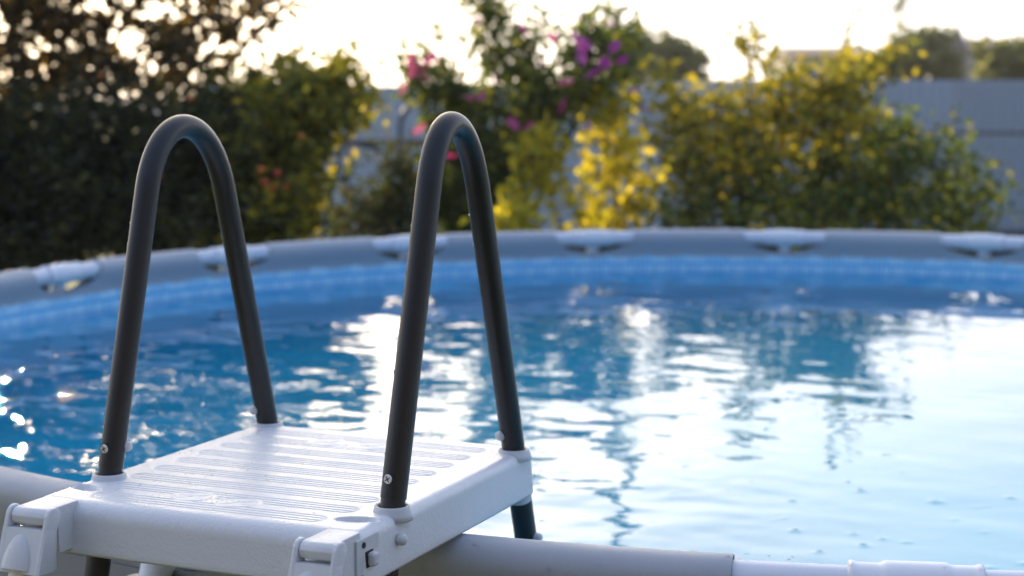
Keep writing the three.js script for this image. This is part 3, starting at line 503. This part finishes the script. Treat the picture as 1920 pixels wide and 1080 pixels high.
plant('green_shrub', 'mid green shrub under the young tree with some yellow green lower leaves', 'shrub', {
  fill: 0.62, foot: [1430, 11.0], stem: 0.012, per: 18, spread: 0.13, size: 0.07, solo: 60, soloColors: [[0.13, 0.165, 0.022], [0.24, 0.24, 0.022]], colors: G.mid, bias: 1.2,
  blobs: [[1310, 400, 10.9, 80, 45, 0.4, 620], [1400, 370, 11, 80, 60, 0.4, 600], [1480, 340, 11.1, 70, 60, 0.4, 420], [1540, 390, 10.9, 70, 50, 0.4, 520], [1460, 420, 10.8, 100, 30, 0.4, 420], [1550, 300, 11.2, 60, 50, 0.3, 330]] });
plant('dark_bush', 'dark green rounded bush at the right sloping down along the grey fence', 'bush', {
  fill: 0.5, foot: [1690, 11.4], stem: 0.012, per: 20, spread: 0.14, size: 0.062, colors: G.mid, bias: 1.5,
  blobs: [[1660, 260, 11.3, 80, 60, 0.45, 1100], [1620, 340, 11.2, 100, 80, 0.5, 1800], [1740, 310, 11.3, 80, 60, 0.45, 1000], [1720, 385, 11.2, 110, 50, 0.45, 1400], [1820, 370, 11.3, 50, 55, 0.35, 420], [1800, 290, 11.4, 30, 40, 0.2, 120], [1600, 410, 11.1, 90, 40, 0.4, 900], [1870, 395, 11.3, 25, 30, 0.2, 70], [1810, 420, 11.2, 50, 25, 0.3, 260]] });

// ------------------------------------------------------------------ fence of corrugated sheets on posts and rails
function fence(label, u0, u1, d, topV, midV, color, group) {
  const a = at(u0, topV, d), b = at(u1, topV, d), top = a.y, mid = at(960, midV, d).y, len = b.x - a.x;
  const root = thing('metal_fence', label, 'fence', V(a.x, 0, -d));
  const mats = [0.94, 1, 1.05, 0.98].map((k) => std({ color: rgb(color[0] * k, color[1] * k, color[2] * k), roughness: 0.45, roughnessMap: rep(smudge, 2) })), PW = 1.15, n = Math.ceil(len / PW), steel = std({ color: rgb(0.10, 0.10, 0.11), roughness: 0.6 });
  const sheet = (h) => gridGeometry(120, 1, (u, v) => { const x = u * (PW - 0.004), q = (x / 0.115) % 1, z = 0.018 * (smooth(0.08, 0.2, q) - smooth(0.58, 0.7, q)); return [x, v * h, z]; });
  const up = sheet(top - mid - 0.012), low = sheet(mid - 0.03 - 0.36);
  for (let k = 0; k < n; k++) {
    const p = part('upper_panel', up, mats[Math.floor(rnd() * 4)], root); p.position.set(k * PW, mid + 0.012, rr(-0.004, 0.004)); p.rotation.y = rr(-0.006, 0.006);
    const q = part('lower_panel', low, mats[Math.floor(rnd() * 4)], root); q.position.set(k * PW, 0.36, rr(-0.004, 0.004)); q.rotation.y = rr(-0.006, 0.006);
  }
  for (const y of [top - 0.14, mid - 0.01, 0.5]) part('rail', box(n * PW, 0.045, 0.03, n * PW / 2, y, -0.045 + (y < top - 0.2 && y > 0.6 ? 0.035 : 0)), steel, root);
  for (let k = 0; k <= n; k += 2) part('post', box(0.07, top - 0.04, 0.07, k * PW, (top - 0.04) / 2, -0.098), steel, root);
  part('plinth', box(n * PW, 0.36, 0.12, n * PW / 2, 0.18, -0.02, 0.01), std({ color: rgb(0.07, 0.07, 0.072), roughness: 0.95 }), root);
}
fence('pale grey corrugated metal fence behind the flowering bush, lower than its neighbour', 380, 1235, 18.0, 162, 268, [0.48, 0.52, 0.58]);
fence('grey corrugated metal fence at the right with a dark seam half way up', 1215, 2300, 19.2, 150, 248, [0.33, 0.375, 0.44]);
{
  // iron pipe standing bent over by the pale fence, and a rusty one lying along its seam
  const iron = std({ color: rgb(0.10, 0.11, 0.13), roughness: 0.6 }), p = at(752, 268, 16.5), b = V(p.x, 0, p.z);
  const t = thing('bent_pipe', 'dark grey upright pipe with bent top before the pale fence', 'pipe', b), y = at(752, 222, 16.5).y, e = at(778, 192, 16.5);
  part('pipe', tube([V(0, 0.02, 0), V(0, y * 0.6, 0), V(0, y - 0.05, 0), V(0.03, y + 0.05, 0), V(e.x - b.x, e.y, 0)], 0.028, 40, 12), iron, t);
  part('base_plate', box(0.16, 0.02, 0.16, 0, 0.01, 0, 0.004), iron, t);
  const l = at(640, 267, 17.2), r = at(830, 264, 17.2), s = thing('rusty_pipe', 'rusty thin pipe running level across the pale fence', 'pipe', V(l.x, 0, l.z)), rust = std({ color: rgb(0.17, 0.10, 0.08), roughness: 0.85 });
  part('pipe', bar(V(0, l.y, 0), V(r.x - l.x, r.y, 0), 0.022, 12), rust, s);
  for (const k of [0.06, 0.94]) part('support', bar(V((r.x - l.x) * k, 0, -0.03), V((r.x - l.x) * k, l.y, -0.03), 0.018, 10), rust, s);
  const sg = at(690, 272, 17.1), ho = thing('black_hose', 'black drooping hose hung over the rusty pipe', 'hose', V(sg.x, 0, sg.z)), hp = [];
  for (let k = 0; k <= 8; k++) { const q = at(668 + k * 7, 266 + 9 * Math.sin(k / 8 * Math.PI), 17.12); hp.push(q.sub(V(sg.x, 0, sg.z))); }
  part('hose', tube(hp, 0.026, 24, 8), M.dark, ho);
}
// ------------------------------------------------------------------ beyond the fence: trees, houses, a chimney and a spire
function farTree(name, label, u, v, d, blobs, colors) {
  plant(name, label, 'tree', { foot: [u, d], trunk: [0.16, v], stem: 0.05, fork: v * 0.9, per: 40, spread: 0.24, size: 0.22, twigEvery: 6, colors, blobs });
}
const FAR = [[0.10, 0.12, 0.04], [0.12, 0.14, 0.05], [0.15, 0.165, 0.055], [0.18, 0.185, 0.05]];
farTree('far_tree', 'greyish green rounded tree far behind the fence right of the purple blossoms', 1220, 1.6, 46, [[1185, 110, 46, 50, 55, 1.2, 1200], [1250, 105, 46, 55, 40, 1.2, 1000], [1290, 130, 46, 35, 30, 1.0, 500], [1165, 70, 46, 22, 24, 0.7, 240], [1220, 150, 46, 100, 24, 1.2, 900]], FAR);
farTree('far_tree', 'dark green tree behind the grey fence just left of the spire', 1735, 1.6, 44, [[1735, 105, 44, 45, 42, 1.2, 1200], [1690, 115, 44, 40, 32, 1.0, 800], [1770, 125, 44, 30, 30, 1.0, 500], [1660, 130, 44, 40, 18, 0.8, 400]], FAR);
farTree('far_tree', 'low green tree behind the grey fence below the roof at the right edge', 1880, 1.5, 38, [[1870, 118, 38, 45, 25, 1.0, 800], [1925, 112, 38, 35, 30, 1.0, 700], [1960, 120, 38, 40, 28, 1.0, 600]], FAR);
plant('bare_tree', 'thin faint tall tree with sparse top above the grey fence', 'tree', { foot: [1690, 60], trunk: [0.09, 2.6], stem: 0.03, fork: 2.4, per: 12, spread: 0.35, size: 0.2, colors: FAR, blobs: [[1690, 10, 60, 26, 26, 0.6, 110], [1684, 60, 60, 14, 30, 0.4, 50], [1700, 55, 60, 10, 35, 0.4, 40], [1690, -40, 60, 22, 30, 0.5, 80]] });
{
  const wall = std({ color: rgb(0.42, 0.40, 0.38), roughness: 0.9 }), roof = std({ color: rgb(0.14, 0.11, 0.11), roughness: 0.85 }), glass = phys({ color: rgb(0.03, 0.035, 0.04), roughness: 0.1 }), trim = std({ color: rgb(0.6, 0.59, 0.57), roughness: 0.7 });
  const house = (label, u0, u1, d, vEave, vRidge) => {
    const a = at(u0, vEave, d), b = at(u1, vEave, d), w = b.x - a.x, h = a.y, rh = at(u0, vRidge, d).y - h, dp = 6;
    const t = thing('house', label, 'house', V((a.x + b.x) / 2, 0, -d - dp / 2));
    const bodyG = box(w, h, dp, 0, h / 2, 0, 0.02); part('wall', bodyG, wall, t);
    const s = new THREE.Shape(); s.moveTo(-dp / 2 - 0.35, 0); s.lineTo(dp / 2 + 0.35, 0); s.lineTo(0, rh); s.closePath();
    const rg = new THREE.ExtrudeGeometry(s, { depth: w + 0.5, bevelEnabled: false }); rg.rotateY(Math.PI / 2); rg.translate(-w / 2 - 0.25, h + 0.003, 0); part('roof', rg, roof, t);
    const n = Math.max(2, Math.round(w / 2.4));
    for (let k = 0; k < n; k++) { const f = part('window', box(0.9, 1.1, 0.06, -w / 2 + (k + 0.5) * w / n, h - 1.2, dp / 2 + 0.015, 0.01), trim, t); part('pane', box(0.74, 0.94, 0.02, -w / 2 + (k + 0.5) * w / n, h - 1.2, dp / 2 + 0.045, 0.005), glass, f); }
  };
  house('long low house with a flat dark roof behind the young tree', 1490, 1650, 62, 104, 84);
  house('pale house with a dark roof behind the fence at the right edge', 1812, 2010, 66, 92, 68);
  const c = at(1092, 20, 58), ch = thing('chimney', 'slender brick chimney stack against the sky above the purple blossoms', 'chimney', V(c.x, 0, c.z)), brick = std({ color: rgb(0.22, 0.14, 0.11), roughness: 0.95 });
  part('stack', box(0.26, c.y - 0.1, 0.26, 0, (c.y - 0.1) / 2, 0, 0.01), brick, ch); part('cap', box(0.34, 0.1, 0.34, 0, c.y - 0.05, 0, 0.01), trim, ch);
  const sp = at(1795, 45, 64), st = thing('spire', 'small dark pointed turret above the far roofs at the right', 'turret', V(sp.x, 0, sp.z)), sh = at(1795, 95, 64).y;
  part('tower', box(0.62, sh, 0.62, 0, sh / 2, 0, 0.02), std({ color: rgb(0.16, 0.12, 0.11), roughness: 0.9 }), st);
  const cone = new THREE.CylinderGeometry(0.02, 0.5, sp.y - sh, 8); cone.translate(0, (sp.y + sh) / 2 + 0.003, 0); part('roof', cone, roof, st);
}
scene.fog = new THREE.FogExp2(new THREE.Color().setRGB(0.95, 0.9, 0.85), 0.0009);
renderer.render(scene, camera);
